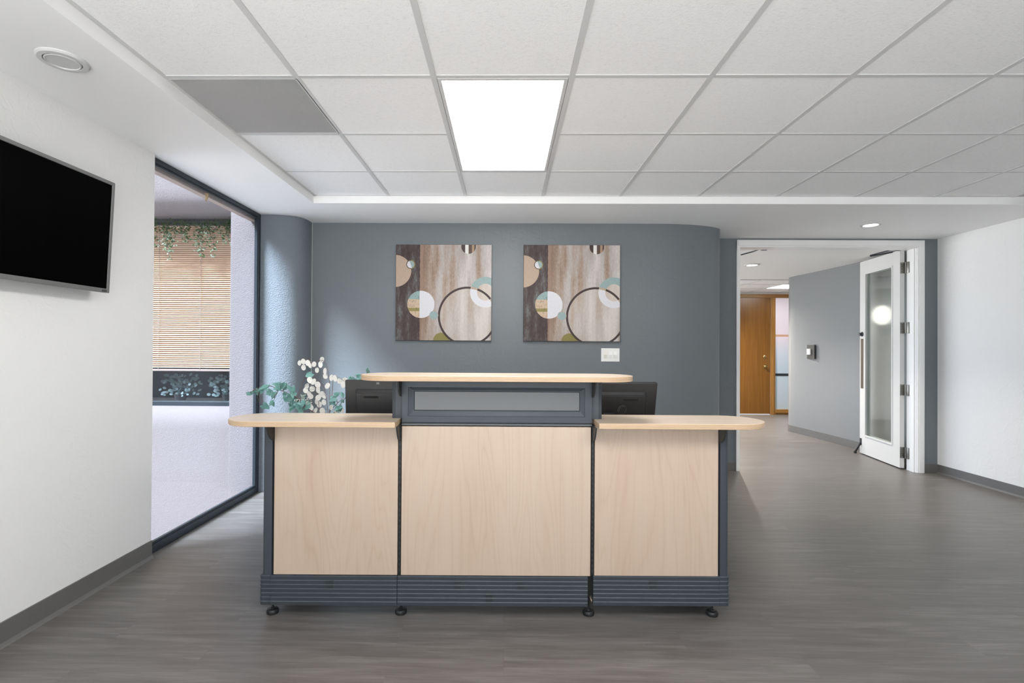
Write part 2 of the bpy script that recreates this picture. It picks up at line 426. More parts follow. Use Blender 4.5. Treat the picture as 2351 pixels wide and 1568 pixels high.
# ceilings
p = .6096; gx = -.934; gy = 2.2375
rows = [gy + p * k for k in range(-8, 3)] ; cols = [gx + p * k for k in range(0, 9)]
ti = MB()
ye = [YF] + [r for r in rows if r > YF] + [4.018]; xe = [-1.53] + cols + [4.43]
lights_at = [(1, 2.2375), (1, -.2009), (4, -.2009), (4, -1.42 - .0)]
def is_hole(i, j):
    x0, x1, y0, y1 = xe[i], xe[i + 1], ye[j], ye[j + 1]
    xm, ym = (x0 + x1) / 2, (y0 + y1) / 2
    if i == 0 and 2.24 < ym < 2.84: return True                       # return air grille
    if i == 2 and 2.24 < ym < 3.45: return True                       # lit troffer
    if i in (2, 5) and -.2 < ym < 1.018: return True                  # troffers nearer the viewer
    if i == 9 and ym > 3.5: return True
    return False
for i in range(len(xe) - 1):
    for j in range(len(ye) - 1):
        if is_hole(i, j): continue
        ti.box(xe[i] + .002, xe[i + 1] - .002, ye[j] + .002, ye[j + 1] - .002, CH + .001, CH + .018)
tl = ti.build('ceiling', 'tile'); struct(tl, 'white suspended ceiling of square mineral tiles', 'ceiling')
gb = MB()
for k, x in enumerate(cols): gb.box(x - .012, x + .012, YF, 4.018, CH - .003, CH + .03)
for y in rows:
    for i in range(len(xe) - 1):
        if y < YF or (i == 2 and abs(y - gy - p) < .01) or (i in (2, 5) and abs(y - gy + 3 * p) < .01): continue
        gb.box(xe[i], xe[i + 1], y - .011, y + .011, CH - .0022, CH + .03)
gb.box(-1.53, -1.51, YF, 4.018, CH - .0015, CH + .03); gb.box(-1.53, 4.43, 4.002, 4.018, CH - .0015, CH + .03)
struct(gb.build('trim_3', 'tbar'), 'white metal grid bars between the ceiling tiles', 'ceiling grid')
sf = MB()
sf.box(-2.128, -1.53, YF - .1, 4.0181, SH, 2.64); sf.box(-2.128, 4.43, 4.018, YD + .06, SH, 2.64)
sf.box(-2.30, -2.127, YF - .1, 2.993, SH, 2.64)
struct(sf.build('soffit_ceiling', 'soffit'), 'smooth white dropped soffit along the window and the slate wall', 'ceiling')
struct(MB().box(-2.128, 4.6, YF - .1, 4.03, 2.62, 2.7).build('deck_ceiling', 'black'), 'dark deck above the ceiling tiles', 'ceiling')

# vinyl baseboards
def base(name, boxes, label):
    b = MB()
    for x0, x1, y0, y1, ax in boxes:
        b.box(x0, x1, y0, y1, 0, .103, .002)
    return struct(b.build(name, 'vinyl_base'), label, 'baseboard')
bl = MB().box(-2.091, -2.084, YF, 2.996, 0, .105, .002); bl.prism([(-2.086, .022), (-2.078, .006), (-2.074, 0), (-2.086, 0)], YF, 2.997, 'y')
struct(bl.build('baseboard_left', 'vinyl_base'), 'grey vinyl base along the white wall below the television', 'baseboard')
br_ = MB().box(4.418, 4.426, YF, YD - .001, 0, .09, .002); br_.prism([(4.419, .018), (4.413, .005), (4.409, 0), (4.419, 0)], YF, YD - .004, 'y')
struct(br_.build('baseboard_right', 'vinyl_base'), 'grey vinyl base along the right white wall', 'baseboard')
bd = MB().box(4.284, 4.424, YD - .008, YD + .001, 0, .09, .002).box(2.06, 2.373, YD - .008, YD + .001, 0, .09, .002)
struct(bd.build('baseboard_doorway', 'vinyl_base'), 'grey vinyl base either side of the doorway', 'baseboard')
bb = MB(); q = [(x, y - .008) for x, y in bw[:9]] + [(2.041, 4.866), (2.058, 4.912), (2.066, 4.97), (2.068, YD - .01)]
bb.prism(q + [(a[0], a[1]) for a in bw[12::-1]], 0, .1)
struct(bb.build('baseboard_back', 'vinyl_base'), 'grey vinyl base along the slate back wall', 'baseboard')

# ------------------------------------------------------------------ tall window on the left
w1 = bpy.data.objects.new('window_1', None); C.objects.link(w1); w1.location = (-2.135, 2.993, 0); struct(w1, 'tall fixed window between the white wall and the pillar', 'window')
f = MB(); L_ = 1.379
f.box(-.022, .014, 0, L_, 0, .052, .004); f.box(-.016, .006, 0, L_, .05, .068, .003)
f.box(-.022, .014, 0, L_, 2.362, SH, .003); f.box(-.016, .006, 0, L_, 2.35, 2.364, .002)
f.box(-.022, .014, L_ - .036, L_ - .001, .05, 2.364, .003); f.box(-.016, .010, L_ - .052, L_ - .034, .05, 2.364, .002)
f.box(-.022, .014, 0, .03, .05, 2.364, .003)
f.build('window_frame', 'dark_frame', w1)
MB().box(-.004, .002, .01, L_ - .03, .06, 2.36).build('window_glass', 'glass', w1)
MB().box(-.075, -.024, -.3, L_, 2.333, 2.44, .003).build('window_header', 'brown_header', w1)
cl = MB(); cl.prism([(0, 0), (.028, 0), (.024, -.03), (.010, -.058), (.004, -.052), (.012, -.03)], .62, .634, 'y')
o = cl.build('window_clip', 'tan_clip', w1, loc=(-.030, 0, 2.352))

# ------------------------------------------------------------------ outside: courtyard facade
struct(MB().box(-9, -2.30, .9, 1.2, -1.4, 3.5).build('courtyard_wall', 'stucco_out'), 'stucco wall closing the courtyard', 'wall')  # unseen wall added to keep low sky light off the facade
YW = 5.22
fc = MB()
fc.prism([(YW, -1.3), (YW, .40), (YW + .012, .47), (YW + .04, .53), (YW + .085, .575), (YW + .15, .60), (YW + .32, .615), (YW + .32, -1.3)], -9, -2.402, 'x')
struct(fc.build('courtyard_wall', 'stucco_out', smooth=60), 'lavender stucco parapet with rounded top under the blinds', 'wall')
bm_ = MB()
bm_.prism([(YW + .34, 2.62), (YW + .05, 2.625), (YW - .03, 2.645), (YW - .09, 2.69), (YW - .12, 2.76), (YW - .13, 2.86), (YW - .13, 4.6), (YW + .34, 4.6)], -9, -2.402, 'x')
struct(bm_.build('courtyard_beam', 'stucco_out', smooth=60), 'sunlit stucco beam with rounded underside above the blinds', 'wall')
struct(MB().box(-9, -2.26, 1.0, YW + .3, -1.4, -1.3).build('courtyard_floor', 'concrete'), 'pale courtyard paving outside the window', 'floor')
w2 = bpy.data.objects.new('window_2', None); C.objects.link(w2); w2.location = (-6, YW + .24, 0); struct(w2, 'dark framed window across the courtyard behind the stucco parapet', 'window')
g = MB(); X0, X1 = -3, 3.7
g.box(X0, X1, -.02, .04, .60, .655, .003); g.box(X0, X1, -.02, .04, 2.56, 2.63, .003); g.box(X0, X1, -.02, .04, .655, .66)
g.build('window_frame', 'dark_frame', w2)
MB().box(X0, X1, .012, .018, .65, 2.57).build('window_glass', 'glass_dark', w2)
struct(MB().box(-9, -2.4, 6.2, 6.3, 0, 3).build('facade_wall', 'brown_room'), 'dim wall of the room behind the blinds', 'wall')
struct(MB().box(-9, -2.4, 6.17, 6.199, 0, .985).build('facade_wall', 'dark_frame'), 'dark wainscot in the room behind the blinds', 'wall')  # dark panel added so the strip under the blinds stays dark
bd_ = thing('venetian_blind', 'wooden venetian blind lowered behind the window across the courtyard', 'blind', (-6, YW + .32, 0))
sl = MB(); z = 1.02
tilt = math.radians(43); hw = .0110
while z < 2.55:
    dy, dz = math.cos(tilt) * hw, math.sin(tilt) * hw
    sl.prism([(-dy, z - dz), (dy, z + dz), (dy - .0012, z + dz + .0022), (-dy - .0012, z - dz + .0022)], -2.9, 3.55, 'x'); z += .0224
sl.build('slats', 'slat', bd_)
MB().box(-2.9, 3.55, -.014, .014, .975, .998, .003).build('bottom_rail', 'brown_header', bd_)
for x in (2.2, 2.66, 3.2): MB().box(x, x + .004, -.016, -.013, .99, 2.56).build('ladder_cord', 'brown_header', bd_)
MB().box(-2.9, 3.55, -.02, .02, 2.55, 2.59).build('head_rail', 'slat', bd_)
# strands of leaves standing in for tree reflections in the window glass
vn = thing('hanging_vine', 'leafy green vine trailing below the beam in front of the blinds', 'vine', (-3.35, YW + .13, 2.60))
rnd = random.Random(5)
st = MB(); lf = MB()
for k in range(30):
    x = -.55 + k * .0375 + rnd.uniform(-.02, .02); Ln = rnd.uniform(.10, .36) * (1.25 if .2 < (x + .55) < .8 else .8)
    pts = [Vector((x, 0, .01))]
    for i in range(1, 7): pts.append(pts[-1] + Vector((rnd.uniform(-.02, .025), rnd.uniform(-.012, .012), -Ln / 6)))
    st.tube(pts, .0016, 5)
    for q_ in pts[1:]:
        for _ in range(7):
            a = rnd.uniform(0, 6.28); lf.leaf(q_ + Vector((rnd.uniform(-.03, .03), rnd.uniform(-.02, .02), rnd.uniform(-.02, .02))), (math.cos(a), math.sin(a) * .5, rnd.uniform(-.7, .1)), (rnd.uniform(-.4, .4), -1, .5), rnd.uniform(.018, .034), rnd.uniform(.011, .018))
s_ = st.build('stems', 'stem', vn); lf.build('leaves', 'vine_leaf', vn, smooth=60)
# plants on the sill behind that window
for px_, lab in ((-3.66, 'dim broad-leaved plant below the courtyard blind, away from the stucco pillar'), (-3.12, 'dim round-leaved plant beside the stucco pillar below the blind')):
    pt = thing('indoor_plant', lab, 'plant', (px_, YW + .48, .62), 0, 'plants below the blind across the courtyard')
    MB().lathe([(0, 0), (.05, 0), (.065, .09), (.06, .09), (.05, .07), (0, .07)]).build('pot', 'rubber', pt, smooth=40)
    lf = MB()
    for k in range(110):
        a = rnd.uniform(0, 6.28); r = rnd.uniform(.0, .21)
        lf.leaf((r * math.cos(a), .5 * r * math.sin(a), rnd.uniform(.08, .30)), (math.cos(a), -abs(math.sin(a)) * .5, rnd.uniform(-.3, .8)), (0, -1, .3), rnd.uniform(.032, .05), rnd.uniform(.022, .036), .1, True)
    lf.build('leaves', 'teal_leaf', pt, smooth=60)
struct(MB().box(-9, -2.402, YW + .34, 6.2, .50, .62).build('trim_4', 'slate_smooth'), 'dark inner sill behind the courtyard window', 'sill')

# ------------------------------------------------------------------ hall beyond the doorway
hw_ = [(4.44, YD + .12), (4.432, 6.0), (4.424, 6.5), (4.405, 7.0), (4.372, 7.45), (4.345, 7.70), (4.336, 7.80), (4.340, 7.86), (4.358, 7.91), (4.40, 7.94), (4.60, 7.94), (6.6, 7.94), (6.6, YD + .12)]
struct(MB().prism(hw_, 0, 2.60).build('hall_wall', 'slate_smooth', smooth=35), 'smooth grey hall wall behind the open glazed door, with rounded end', 'wall')
hb = MB(); hp = hw_[:10]; hb.prism([(x - .008, y + (.006 if i > 7 else 0)) for i, (x, y) in enumerate(hp)] + hp[::-1], 0, .1)
struct(hb.build('hall_baseboard', 'vinyl_base', smooth=35), 'grey vinyl base along the grey hall wall', 'baseboard')
w5 = bpy.data.objects.new('window_5', None); C.objects.link(w5); w5.location = (.55, 0, 0); struct(w5, 'glazed side of the hall, out of view behind the slate wall', 'window')  # added out of view to brighten the hall with daylight
g = MB()
for y in (YD + .15, 6.9, 8.38, 9.82): g.box(-.04, .04, y - .03, y + .03, 0, 2.36, .003)
g.box(-.04, .04, YD + .12, 9.86, 0, .08, .003); g.box(-.04, .04, YD + .12, 9.86, 2.30, 2.42, .003); g.build('window_frame', 'dark_frame', w5)
MB().box(-.004, .004, YD + .13, 9.84, .07, 2.31).build('window_glass', 'glass', w5)
fw = MB(); fw.box(.6, 4.10, 9.86, 10.0, 0, 2.6); fw.box(4.10, 6.6, 9.86, 10.0, 2.300, 2.6)
struct(fw.build('hall_wall', 'white_wall'), 'wall at the far end of the hall above the wooden door', 'wall')
struct(MB().box(6.5, 6.6, 7.9, 10.1, 0, 2.6).build('hall_wall', 'white_wall'), 'wall closing the hall past the corner', 'wall')
hc_ = MB().box(.5, 6.6, YD + .12, 8.12, 2.352, 2.64)
struct(hc_.build('hall_ceiling', 'hall_ceiling'), 'smooth white hall ceiling', 'ceiling')
ht = MB(); htx = [1.0 + .6096 * k for k in range(10)]; hty = [8.12, 8.66, 9.27, 9.86]
for i in range(9):
    for j in range(3):
        if i == 6 and j == 1: continue
        ht.box(htx[i] + .003, htx[i + 1] - .003, hty[j] + .003, hty[j + 1] - .003, 2.345, 2.36)
ht.box(.5, 6.6, 8.12, 9.9, 2.40, 2.5)
struct(ht.build('hall_tile_ceiling', 'tile'), 'tiled ceiling at the far end of the hall', 'ceiling')
hg = MB()
for x in htx: hg.box(x - .012, x + .012, 8.12, 9.86, 2.340, 2.36)
for y in hty: hg.box(.6, 6.5, y - .012, y + .012, 2.341, 2.36)
struct(hg.build('trim_5', 'tbar'), 'white grid bars of the hall ceiling', 'ceiling grid')

# wooden door and its frosted side light at the end of the hall
d2 = bpy.data.objects.new('door_2', None); C.objects.link(d2); d2.location = (4.16, 9.86, 0); struct(d2, 'brown stained wooden door at the end of the hall', 'door')
MB().box(0, .905, -.035, .01, .012, 2.237, .003).build('door_leaf', 'oak', d2)
kb = MB(); kb.lathe([(.032, 0), (.032, -.008), (.014, -.012), (.012, -.03), (.026, -.042), (.030, -.056), (.022, -.068), (0, -.07)], (.80, -.035, .92), 24, 'y'); kb.build('door_knob', 'brass', d2, smooth=40)
MB().lathe([(.032, 0), (.032, -.008), (.024, -.016), (.012, -.018), (0, -.018)], (.80, -.035, 1.10), 24, 'y').build('deadbolt', 'brass', d2, smooth=40)
ft = MB(); ft.box(-.08, -.005, -.05, .0, 0, 2.235, .006); ft.box(.912, 1.00, -.05, 0, 0, 2.235, .006); ft.box(.935, .975, -.062, -.045, 0, 2.235, .004)
ft.box(-.08, 2.3, -.0501, 0, 2.232, 2.30, .006); ft.box(-.08, 2.3, -.063, -.045, 2.245, 2.275, .004); ft.box(1.0, 2.3, -.0502, 0, 0, .10, .006); ft.box(1.0, 2.3, -.062, -.045, .03, .07, .004)
struct(ft.build('trim_6', 'oak_trim', loc=(4.16, 9.86, 0)), 'golden oak frame around the wooden door and side light', 'door frame')
w3 = bpy.data.objects.new('window_3', None); C.objects.link(w3); w3.location = (5.16, 9.86, 0); struct(w3, 'frosted glass side light in the oak frame beside the wooden door', 'window')
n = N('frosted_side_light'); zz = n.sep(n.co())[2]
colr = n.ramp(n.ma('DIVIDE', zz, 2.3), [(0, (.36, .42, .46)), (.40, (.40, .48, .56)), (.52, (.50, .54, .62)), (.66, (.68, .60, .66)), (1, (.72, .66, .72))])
M['sidelight'] = n.pbr(colr, .25, 0, None, .6, **{'Emission Color': colr, 'Emission Strength': .16})  # small emission added for light coming through from the room behind
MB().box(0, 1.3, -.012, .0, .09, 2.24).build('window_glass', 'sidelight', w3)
MB().box(0, 1.3, -.02, -.01, .74, .785).build('push_bar', 'dark_frame', w3)
M['peach'] = plain('peach_strip', (.62, .36, .24), .5)
MB().box(0, 1.3, -.0135, -.011, 1.49, 1.53).build('peach_stripe', 'peach', w3)

# open glazed door
d1 = bpy.data.objects.new('door_1', None); C.objects.link(d1); d1.location = (4.203, 5.430, 0); d1.rotation_euler = (0, 0, math.atan2(.793, .133)); struct(d1, 'white glazed door standing open into the hall', 'door')
W_, T_, Hd = .812, .044, 2.312
gx0, gx1, gz0, gz1 = .132, .690, .232, 2.160
db = MB(); db.box(0, gx0, 0, T_, .012, Hd, .002); db.box(gx1, W_, 0, T_, .012, Hd, .002); db.box(gx0, gx1, .0005, T_ - .0005, .012, gz0); db.box(gx0, gx1, .0005, T_ - .0005, gz1, Hd - .002)
db.build('door_leaf', 'door_white', d1)
mo = MB()
for yy0, yy1 in ((T_ - .004, T_ + .007), (-.007, .004)):
    mo.box(gx0 - .006, gx0 + .012, yy0, yy1, gz0 - .006, gz1 + .006, .003); mo.box(gx1 - .012, gx1 + .006, yy0, yy1, gz0 - .006, gz1 + .006, .003)
    mo.box(gx0, gx1, yy0, yy1, gz0 - .008, gz0 + .012, .003); mo.box(gx0, gx1, yy0, yy1, gz1 - .012, gz1 + .008, .003)
mo.build('glazing_bead', 'door_white', d1)
MB().box(gx0 + .001, gx1 - .001, T_ / 2 - .003, T_ / 2 + .003, gz0 + .001, gz1 - .001).build('door_glass', 'glass_door', d1)
MB().box(W_ - .082, W_ - .028, T_, T_ + .004, .79, 1.385, .001).build('pull_plate', 'bronze', d1)
MB().lathe([(.028, 0), (.028, .006), (.020, .012), (.018, .03), (.022, .034), (0, .036)], (W_ - .055, T_, 1.44), 20, 'y').build('deadbolt', 'dark_frame', d1, smooth=40)
ds = MB(); ds.tube([(W_ - .03, T_, .15), (W_ - .03, T_ + .02, .10), (W_ + .005, T_ + .045, .02)], .010, 10); ds.lathe([(.016, 0), (.016, .02), (0, .022)], (W_ + .007, T_ + .046, .002), 14)
ds.box(W_ - .045, W_ - .012, T_, T_ + .006, .11, .19, .001); ds.build('door_holder', 'rubber', d1, smooth=40)
bpy.context.view_layer.update()
inv = d1.matrix_world.inverted()
def to_door(m_):
    for v_ in m_.b.verts: v_.co = inv @ v_.co
    return m_
for hz in (.176, .834, 1.487, 2.12):
    h = MB(); h.box(4.1985, 4.2105, 5.372, 5.404, hz - .058, hz + .058, .0005); h.tube([(4.2045, 5.416, hz - .058), (4.2045, 5.416, hz + .058)], .0085, 12)
    for kk in (-.021, 0, .021): h.lathe([(.0090, kk * 1.0 - .0008), (.0090, kk + .0008)], (4.2045, 5.416, hz), 12)
    to_door(h)
    h.box(-.0035, .0005, .002, .042, hz - .058, hz + .058, .0005)
    h.build('hinge', 'hinge', d1, smooth=35)
    h = MB()
    for s__ in (-.035, -.012, .012, .035): h.lathe([(.004, -.0036), (.003, -.0046), (0, -.0047)], (0, .026, hz + s__), 8, 'x')
    h.build('hinge_screws', 'rubber', d1)
wl = thing('wall_lamp', 'frosted wall lamp at the far end of the hall, mirrored in the open glazed door', 'wall lamp', (3.06, 9.858, 1.86))  # lamp added out of view for the glow in the door glass
MB().box(-.10, .10, -.03, 0, -.14, .14, .004).build('back_plate', 'steel', wl)
M['sconce'] = emis('frosted_lamp_shade', (1, .97, .88), 6.0)
MB().lathe([(.0, -.17)] + [(.14 * math.sin(math.pi * k / 14), -.17 * math.cos(math.pi * k / 14)) for k in range(1, 14)] + [(0, .17)], (0, -.22, 0), 28).build('lamp_shade', 'sconce', wl, smooth=40)
MB().box(-.02, .02, -.10, -.02, -.02, .02).build('lamp_arm', 'steel', wl)
ca = thing('door_closer', 'black closer arm above the open glazed door', 'door closer', (4.05, 5.72, 2.296))
MB().tube([(0, 0, 0), (.10, -.12, .012), (.155, -.17, .018)], .007, 8).build('closer_arm', 'dark_frame', ca)
MB().tube([(0, 0, .008), (.05, -.16, .022), (.065, -.308, .03)], .0065, 8).build('closer_arm', 'dark_frame', ca)
MB().box(.04, .09, -.318, -.300, .0, .045, .003).build('closer_bracket', 'dark_frame', ca)
cb = thing('door_closer', 'black closer arm under the doorway head beside the slate wall', 'door closer', (2.63, 5.72, 2.296))
MB().tube([(-.03, -.05, 0), (.05, -.16, .016), (.09, -.308, .03)], .007, 8).build('closer_arm', 'dark_frame', cb)
MB().box(.06, .12, -.318, -.300, .0, .045, .003).build('closer_bracket', 'dark_frame', cb)

# hall fittings
rd = thing('card_reader', 'black wall plate with a white card reader on the grey hall wall', 'card reader', (4.378, 7.353, 1.218), math.radians(-4))
MB().box(-.014, .004, -.10, .10, -.102, .102, .003).build('back_plate', 'black_plastic', rd)
MB().box(-.034, -.012, -.016, .070, -.042, .042, .005).build('reader_body', 'white_plastic', rd)
sp = thing('ceiling_speaker', 'round white speaker on the hall ceiling near the doorway', 'speaker', (3.19, 5.60, 2.352))
MB().lathe([(.11, 0), (.11, -.006), (.10, -.011), (.085, -.013), (0, -.013)]).build('speaker_grille', 'hall_ceiling', sp, smooth=40)

def downlight(loc, label, on, r=.085, wide=88):
    t = thing('downlight', label, 'downlight', loc)
    MB().lathe([(r, .002), (r, -.004), (r * .93, -.010), (r * .74, -.011), (r * .70, -.004), (r * .70, .02)], k=40).build('trim_ring', 'downlight_trim', t, smooth=40)
    if on:
        MB().lathe([(r * .69, -.003), (r * .60, -.007), (0, -.009)], k=40).build('lens', 'lamp', t, smooth=60)
        l = bpy.data.lights.new('downlight_lamp', 'SPOT'); l.energy = on; l.spot_size = math.radians(wide); l.spot_blend = .9; l.shadow_soft_size = .05; l.color = (1, .93, .84)
        lo = bpy.data.objects.new('downlight_lamp', l); C.objects.link(lo); lo.location = (0, 0, -.03); lo.parent = t
    else:
        o_ = MB().lathe([(r * .62, .004), (r * .5, -.001), (0, -.003)], k=40).build('eyeball', 'downlight_grey', t, smooth=60); o_.rotation_euler = (math.radians(8), math.radians(24), 0); o_.location = (.004, 0, .012)
        MB().lathe([(r * .70, .03), (0, .031)], k=40).build('housing', 'dark_grey_plastic', t)
        MB().lathe([(r * .69, -.009), (r * .64, -.012), (r * .60, -.004), (r * .60, .016)], k=40).build('inner_ring', 'downlight_trim', t, smooth=60)
    return t
M['lamp'] = emis('downlight_lens', (1, .96, .90), 14)
downlight((-1.768, 1.996, SH), 'unlit white downlight in the soffit above the television', 0, .086)
downlight((3.307, 4.665, SH), 'lit downlight in the soffit in front of the doorway', 120, .082)
downlight((3.20, 6.67, 2.352), 'lit downlight in the hall ceiling seen through the doorway', 150, .09, 115)
downlight((3.62, 8.75, 2.345), 'lit downlight over the wooden door at the end of the hall', 520, .09, 150)  # extra lamp kept out of view, added to light the far end

# ------------------------------------------------------------------ ceiling fixtures
M['troffer_lens'] = emis('troffer_lens', (1, .985, .96), 17.0)
def troffer(x0, x1, y0, y1, label, group=None, name='troffer_light', zc=CH):
    t = thing(name, label, 'ceiling light', ((x0 + x1) / 2, (y0 + y1) / 2, zc), 0, group)
    a, b = (x1 - x0) / 2 - .014, (y1 - y0) / 2 - .013
    m = MB(); w = .017
    m.box(-a, -a + w, -b, b, -.004, .03, .001); m.box(a - w, a, -b, b, -.004, .03, .001); m.box(-a + w, a - w, -b, -b + w, -.004, .03); m.box(-a + w, a - w, b - w, b, -.004, .03)
    m.box(-a, a, -b, b, .05, .07)
    m.build('frame', 'tbar', t)
    MB().box(-a + w, a - w, -b + w, b - w, .002, .006).build('diffuser', 'troffer_lens', t)
    return t
troffer(gx + p, gx + 2 * p, gy, gy + 2 * p, 'bright rectangular troffer light set in the tile ceiling above the desk')
troffer(gx + p, gx + 2 * p, gy - 4 * p, gy - 2 * p, 'rectangular troffer light in the ceiling nearer the viewer, in line with the desk')
troffer(gx + 4 * p, gx + 5 * p, gy - 4 * p, gy - 2 * p, 'rectangular troffer light in the ceiling nearer the viewer, on the side of the hall doorway')
troffer(htx[6], htx[7], hty[1], hty[2], 'small lit troffer in the tiled ceiling at the end of the hall', zc=2.344)
vg = thing('air_return_grille', 'grey slotted return air grille in the tile ceiling beside the soffit', 'vent', (-1.2255, 2.542, CH))
m = MB()
for k in range(112):
    x = -.286 + k * .00515; m.box(x, x + .0026, -.286, .286, -.002, .006)
for k in range(1, 12): m.box(-.286, .286, -.286 + k * .0476, -.2846 + k * .0476, .0, .006)
m.build('slats', 'grille', vg)
MB().box(-.288, .288, -.288, .288, .012, .02).build('backing', 'backer', vg)
m = MB(); m.box(-.29, -.286, -.29, .29, -.003, .02); m.box(.286, .29, -.29, .29, -.003, .02); m.box(-.286, .286, -.29, -.286, -.003, .02); m.box(-.286, .286, .286, .29, -.003, .02)
m.build('frame', 'tbar', vg)

# ------------------------------------------------------------------ television
tv = thing('television', 'black flat screen television on the white wall, tilted down', 'television', (-2.085, 2.06, 1.80))
tvb = bpy.data.objects.new('tv_body', None)
def tvm(b): return b
A = math.radians(2.6); TW, TH = .965, .556
def tv_part(b, name, mat, parent=tv, smooth=None):
    o = b.build(name, mat, parent, smooth); o.location = (.075, 0, 0); o.rotation_euler = (0, A, 0); return o
# local: x toward the room, y along the wall
m = MB(); hy, hz = TW / 2, TH / 2
m.box(-.006, .022, -hy, -hy + .016, -hz, hz, .002); m.box(-.006, .022, hy - .016, hy, -hz, hz, .002); m.box(-.006, .022, -hy + .015, hy - .015, hz - .017, hz, .002); m.box(-.006, .022, -hy + .015, hy - .015, -hz, -hz + .020, .002)
tvf = tv_part(m, 'tv_frame', 'tv_frame')
tv_part(MB().box(-.022, .004, -hy + .004, hy - .004, -hz + .004, hz - .004, .004), 'back_shell', 'black_plastic')
tv_part(MB().box(.003, .0175, -hy + .010, hy - .010, -hz + .015, hz - .010), 'screen', 'screen')
tv_part(MB().box(.021, .0235, hy - .048, hy - .020, -hz + .003, -hz + .013), 'maker_badge', 'dark_grey_plastic')
m = MB(); m.box(-.004, .012, -.15, .15, -.1, .1, .002); m.box(.01, .06, -.1, -.07, -.12, .12); m.box(.01, .06, .07, .1, -.12, .12)
m.build('wall_bracket', 'dark_frame', tv)

# ------------------------------------------------------------------ pictures and switch on the slate wall
def picture(x, z, label):
    t = thing('canvas_picture', label, 'picture', (x, YB - .001, z), 0, 'matching circle canvases on the slate wall')
    hh = .437
    MB().box(-hh, hh, -.034, 0, -hh, hh, .002).build('canvas_edge', 'art_side', t)
    MB().box(-hh + .0015, hh - .0015, -.0356, -.0335, -hh + .0015, hh - .0015).build('print', 'art', t)
    return t
picture(-.566, 1.753, 'abstract canvas of circles over a brown band, farther from the light switch')
picture(.598, 1.753, 'abstract canvas of circles over a brown band, directly above the light switch')
sw = thing('light_switch', 'white triple rocker light switch plate below a canvas on the slate wall', 'light switch', (.957, YB + .001, 1.194))
MB().box(-.084, .084, -.007, 0, -.061, .061, .003).build('switch_plate', 'white_plastic', sw)
for k in (-1, 0, 1):
    r = MB(); x = k * .046; r.prism([(-.008, -.033), (-.0135, .0), (-.0085, .033), (-.004, .033), (-.004, -.033)], x - .0155, x + .0155, 'x')
    r.build('rocker', 'ivory_plastic' if k < 0 else 'white_plastic', sw)
for k in (-1, 0, 1):
    for zz in (-.048, .048): MB().lathe([(.003, -.0068), (.0025, -.0082), (0, -.0084)], (k * .046, 0, zz), 10, 'y').build('screw', 'ivory_plastic', sw)

# ------------------------------------------------------------------ reception desk
M['bracket'] = plain('dark_bracket', (.028, .03, .03), .5)
M['slate_plate'] = plain('slate_outlet_cover', (.030, .036, .042), .42)
dk = thing('reception_desk', 'reception desk of pale maple panels in slate metal frame with raised centre counter', 'reception desk', (0, 2.42, 0), .0145)
def wood_panel(x0, x1, z0, z1):
    return MB().box(x0, x1, -.045, -.025, z0, z1, .0015).build('front_panel', 'maple', dk)
wood_panel(-1.0725, -.4975, .1985, .894); wood_panel(-.4805, .400, .1985, .890); wood_panel(.4185, .9935, .2005, .896)
# inner black steel core seen in the gaps
MB().box(-1.082, 1.000, -.0245, .0245, .10, .896).build('steel_core', 'black_slot', dk)
MB().box(-.4815, .4045, -.0245, .0245, .896, 1.1055).build('upper_core', 'black_slot', dk)
for x0, x1 in ((-.4945, -.4835), (.4035, .4155)):
    b = MB().box(x0, x1, -.041, -.024, .20, .892)
    b.build('slotted_channel', 'black_slot', dk)
    b = MB(); xm = (x0 + x1) / 2
    for k in range(27): b.box(xm - .0022, xm + .0022, -.0425, -.0405, .215 + k * .0254, .215 + k * .0254 + .011)
    b.build('channel_slots', 'bracket', dk)
# end posts with a rounded outer corner
def post(xa, xb, z0, z1, y0=-.05, y1=.05, r=.016):
    s = 1 if xb > xa else -1
    pts = [(xa, y0), (xb - s * r, y0)]
    for k in range(1, 7):
        a = math.pi / 2 * k / 6; pts.append((xb - s * r + s * r * math.sin(a), y0 + r - r * math.cos(a)))
    pts += [(xb, y1), (xa, y1)]
    return MB().prism(pts, z0, z1)
post(-1.0795, -1.124, .198, .8975).build('end_post', 'slate_metal', dk, smooth=35)
post(1.000, 1.0405, .204, .8975).build('end_post', 'slate_metal', dk, smooth=35)
# ribbed plinths
def plinth(x0, x1, z0, z1, y=-.052):
    n_ = 7; h = (z1 - z0) / n_; pts = []
    for k in range(n_):
        a = z0 + k * h
        pts += [(y + .0010, a), (y - .0014, a + h - .0036), (y - .0010, a + h - .0030)]
    pts += [(y + .004, z1), (-.02, z1), (-.02, z0)]
    return MB().prism(pts, x0, x1, 'x')
for x0, x1, za in ((-1.0835, -.4970, .060), (-.4945, .3870, .0605), (.4130, .9985, .066)):
    pl = plinth(x0, x1, za, za + .1365).build('plinth', 'slate_metal', dk)
    spots = {0: [(-.808, 1)], 1: [(-.2155, 1), (.0755, 1), (-.070, 0)], 2: [(.6885, 1)]}[0 if x0 < -1 else 1 if x0 < 0 else 2]
    for xc, hi in spots:
        zb = za + (.0785 if hi else .0195); b = MB(); h = .0195
        b.prism([q for j in range(2) for q in ((-.0522, zb + j * h + .0006), (-.0548, zb + (j + 1) * h - .0036), (-.0544, zb + (j + 1) * h - .0030))] + [(-.0520, zb + 2 * h - .0004), (-.045, zb + 2 * h - .0004), (-.045, zb + .0006)], xc - .0172, xc + .0172, 'x')
        o = b.build('outlet_cover', 'slate_plate', pl)
        if not hi:
            MB().box(xc - .0105, xc - .0098, -.0560, -.05, zb + .008, zb + .032).build('cover_slit', 'black_slot', pl); MB().box(xc + .0098, xc + .0105, -.0560, -.05, zb + .008, zb + .032).build('cover_slit', 'black_slot', pl)
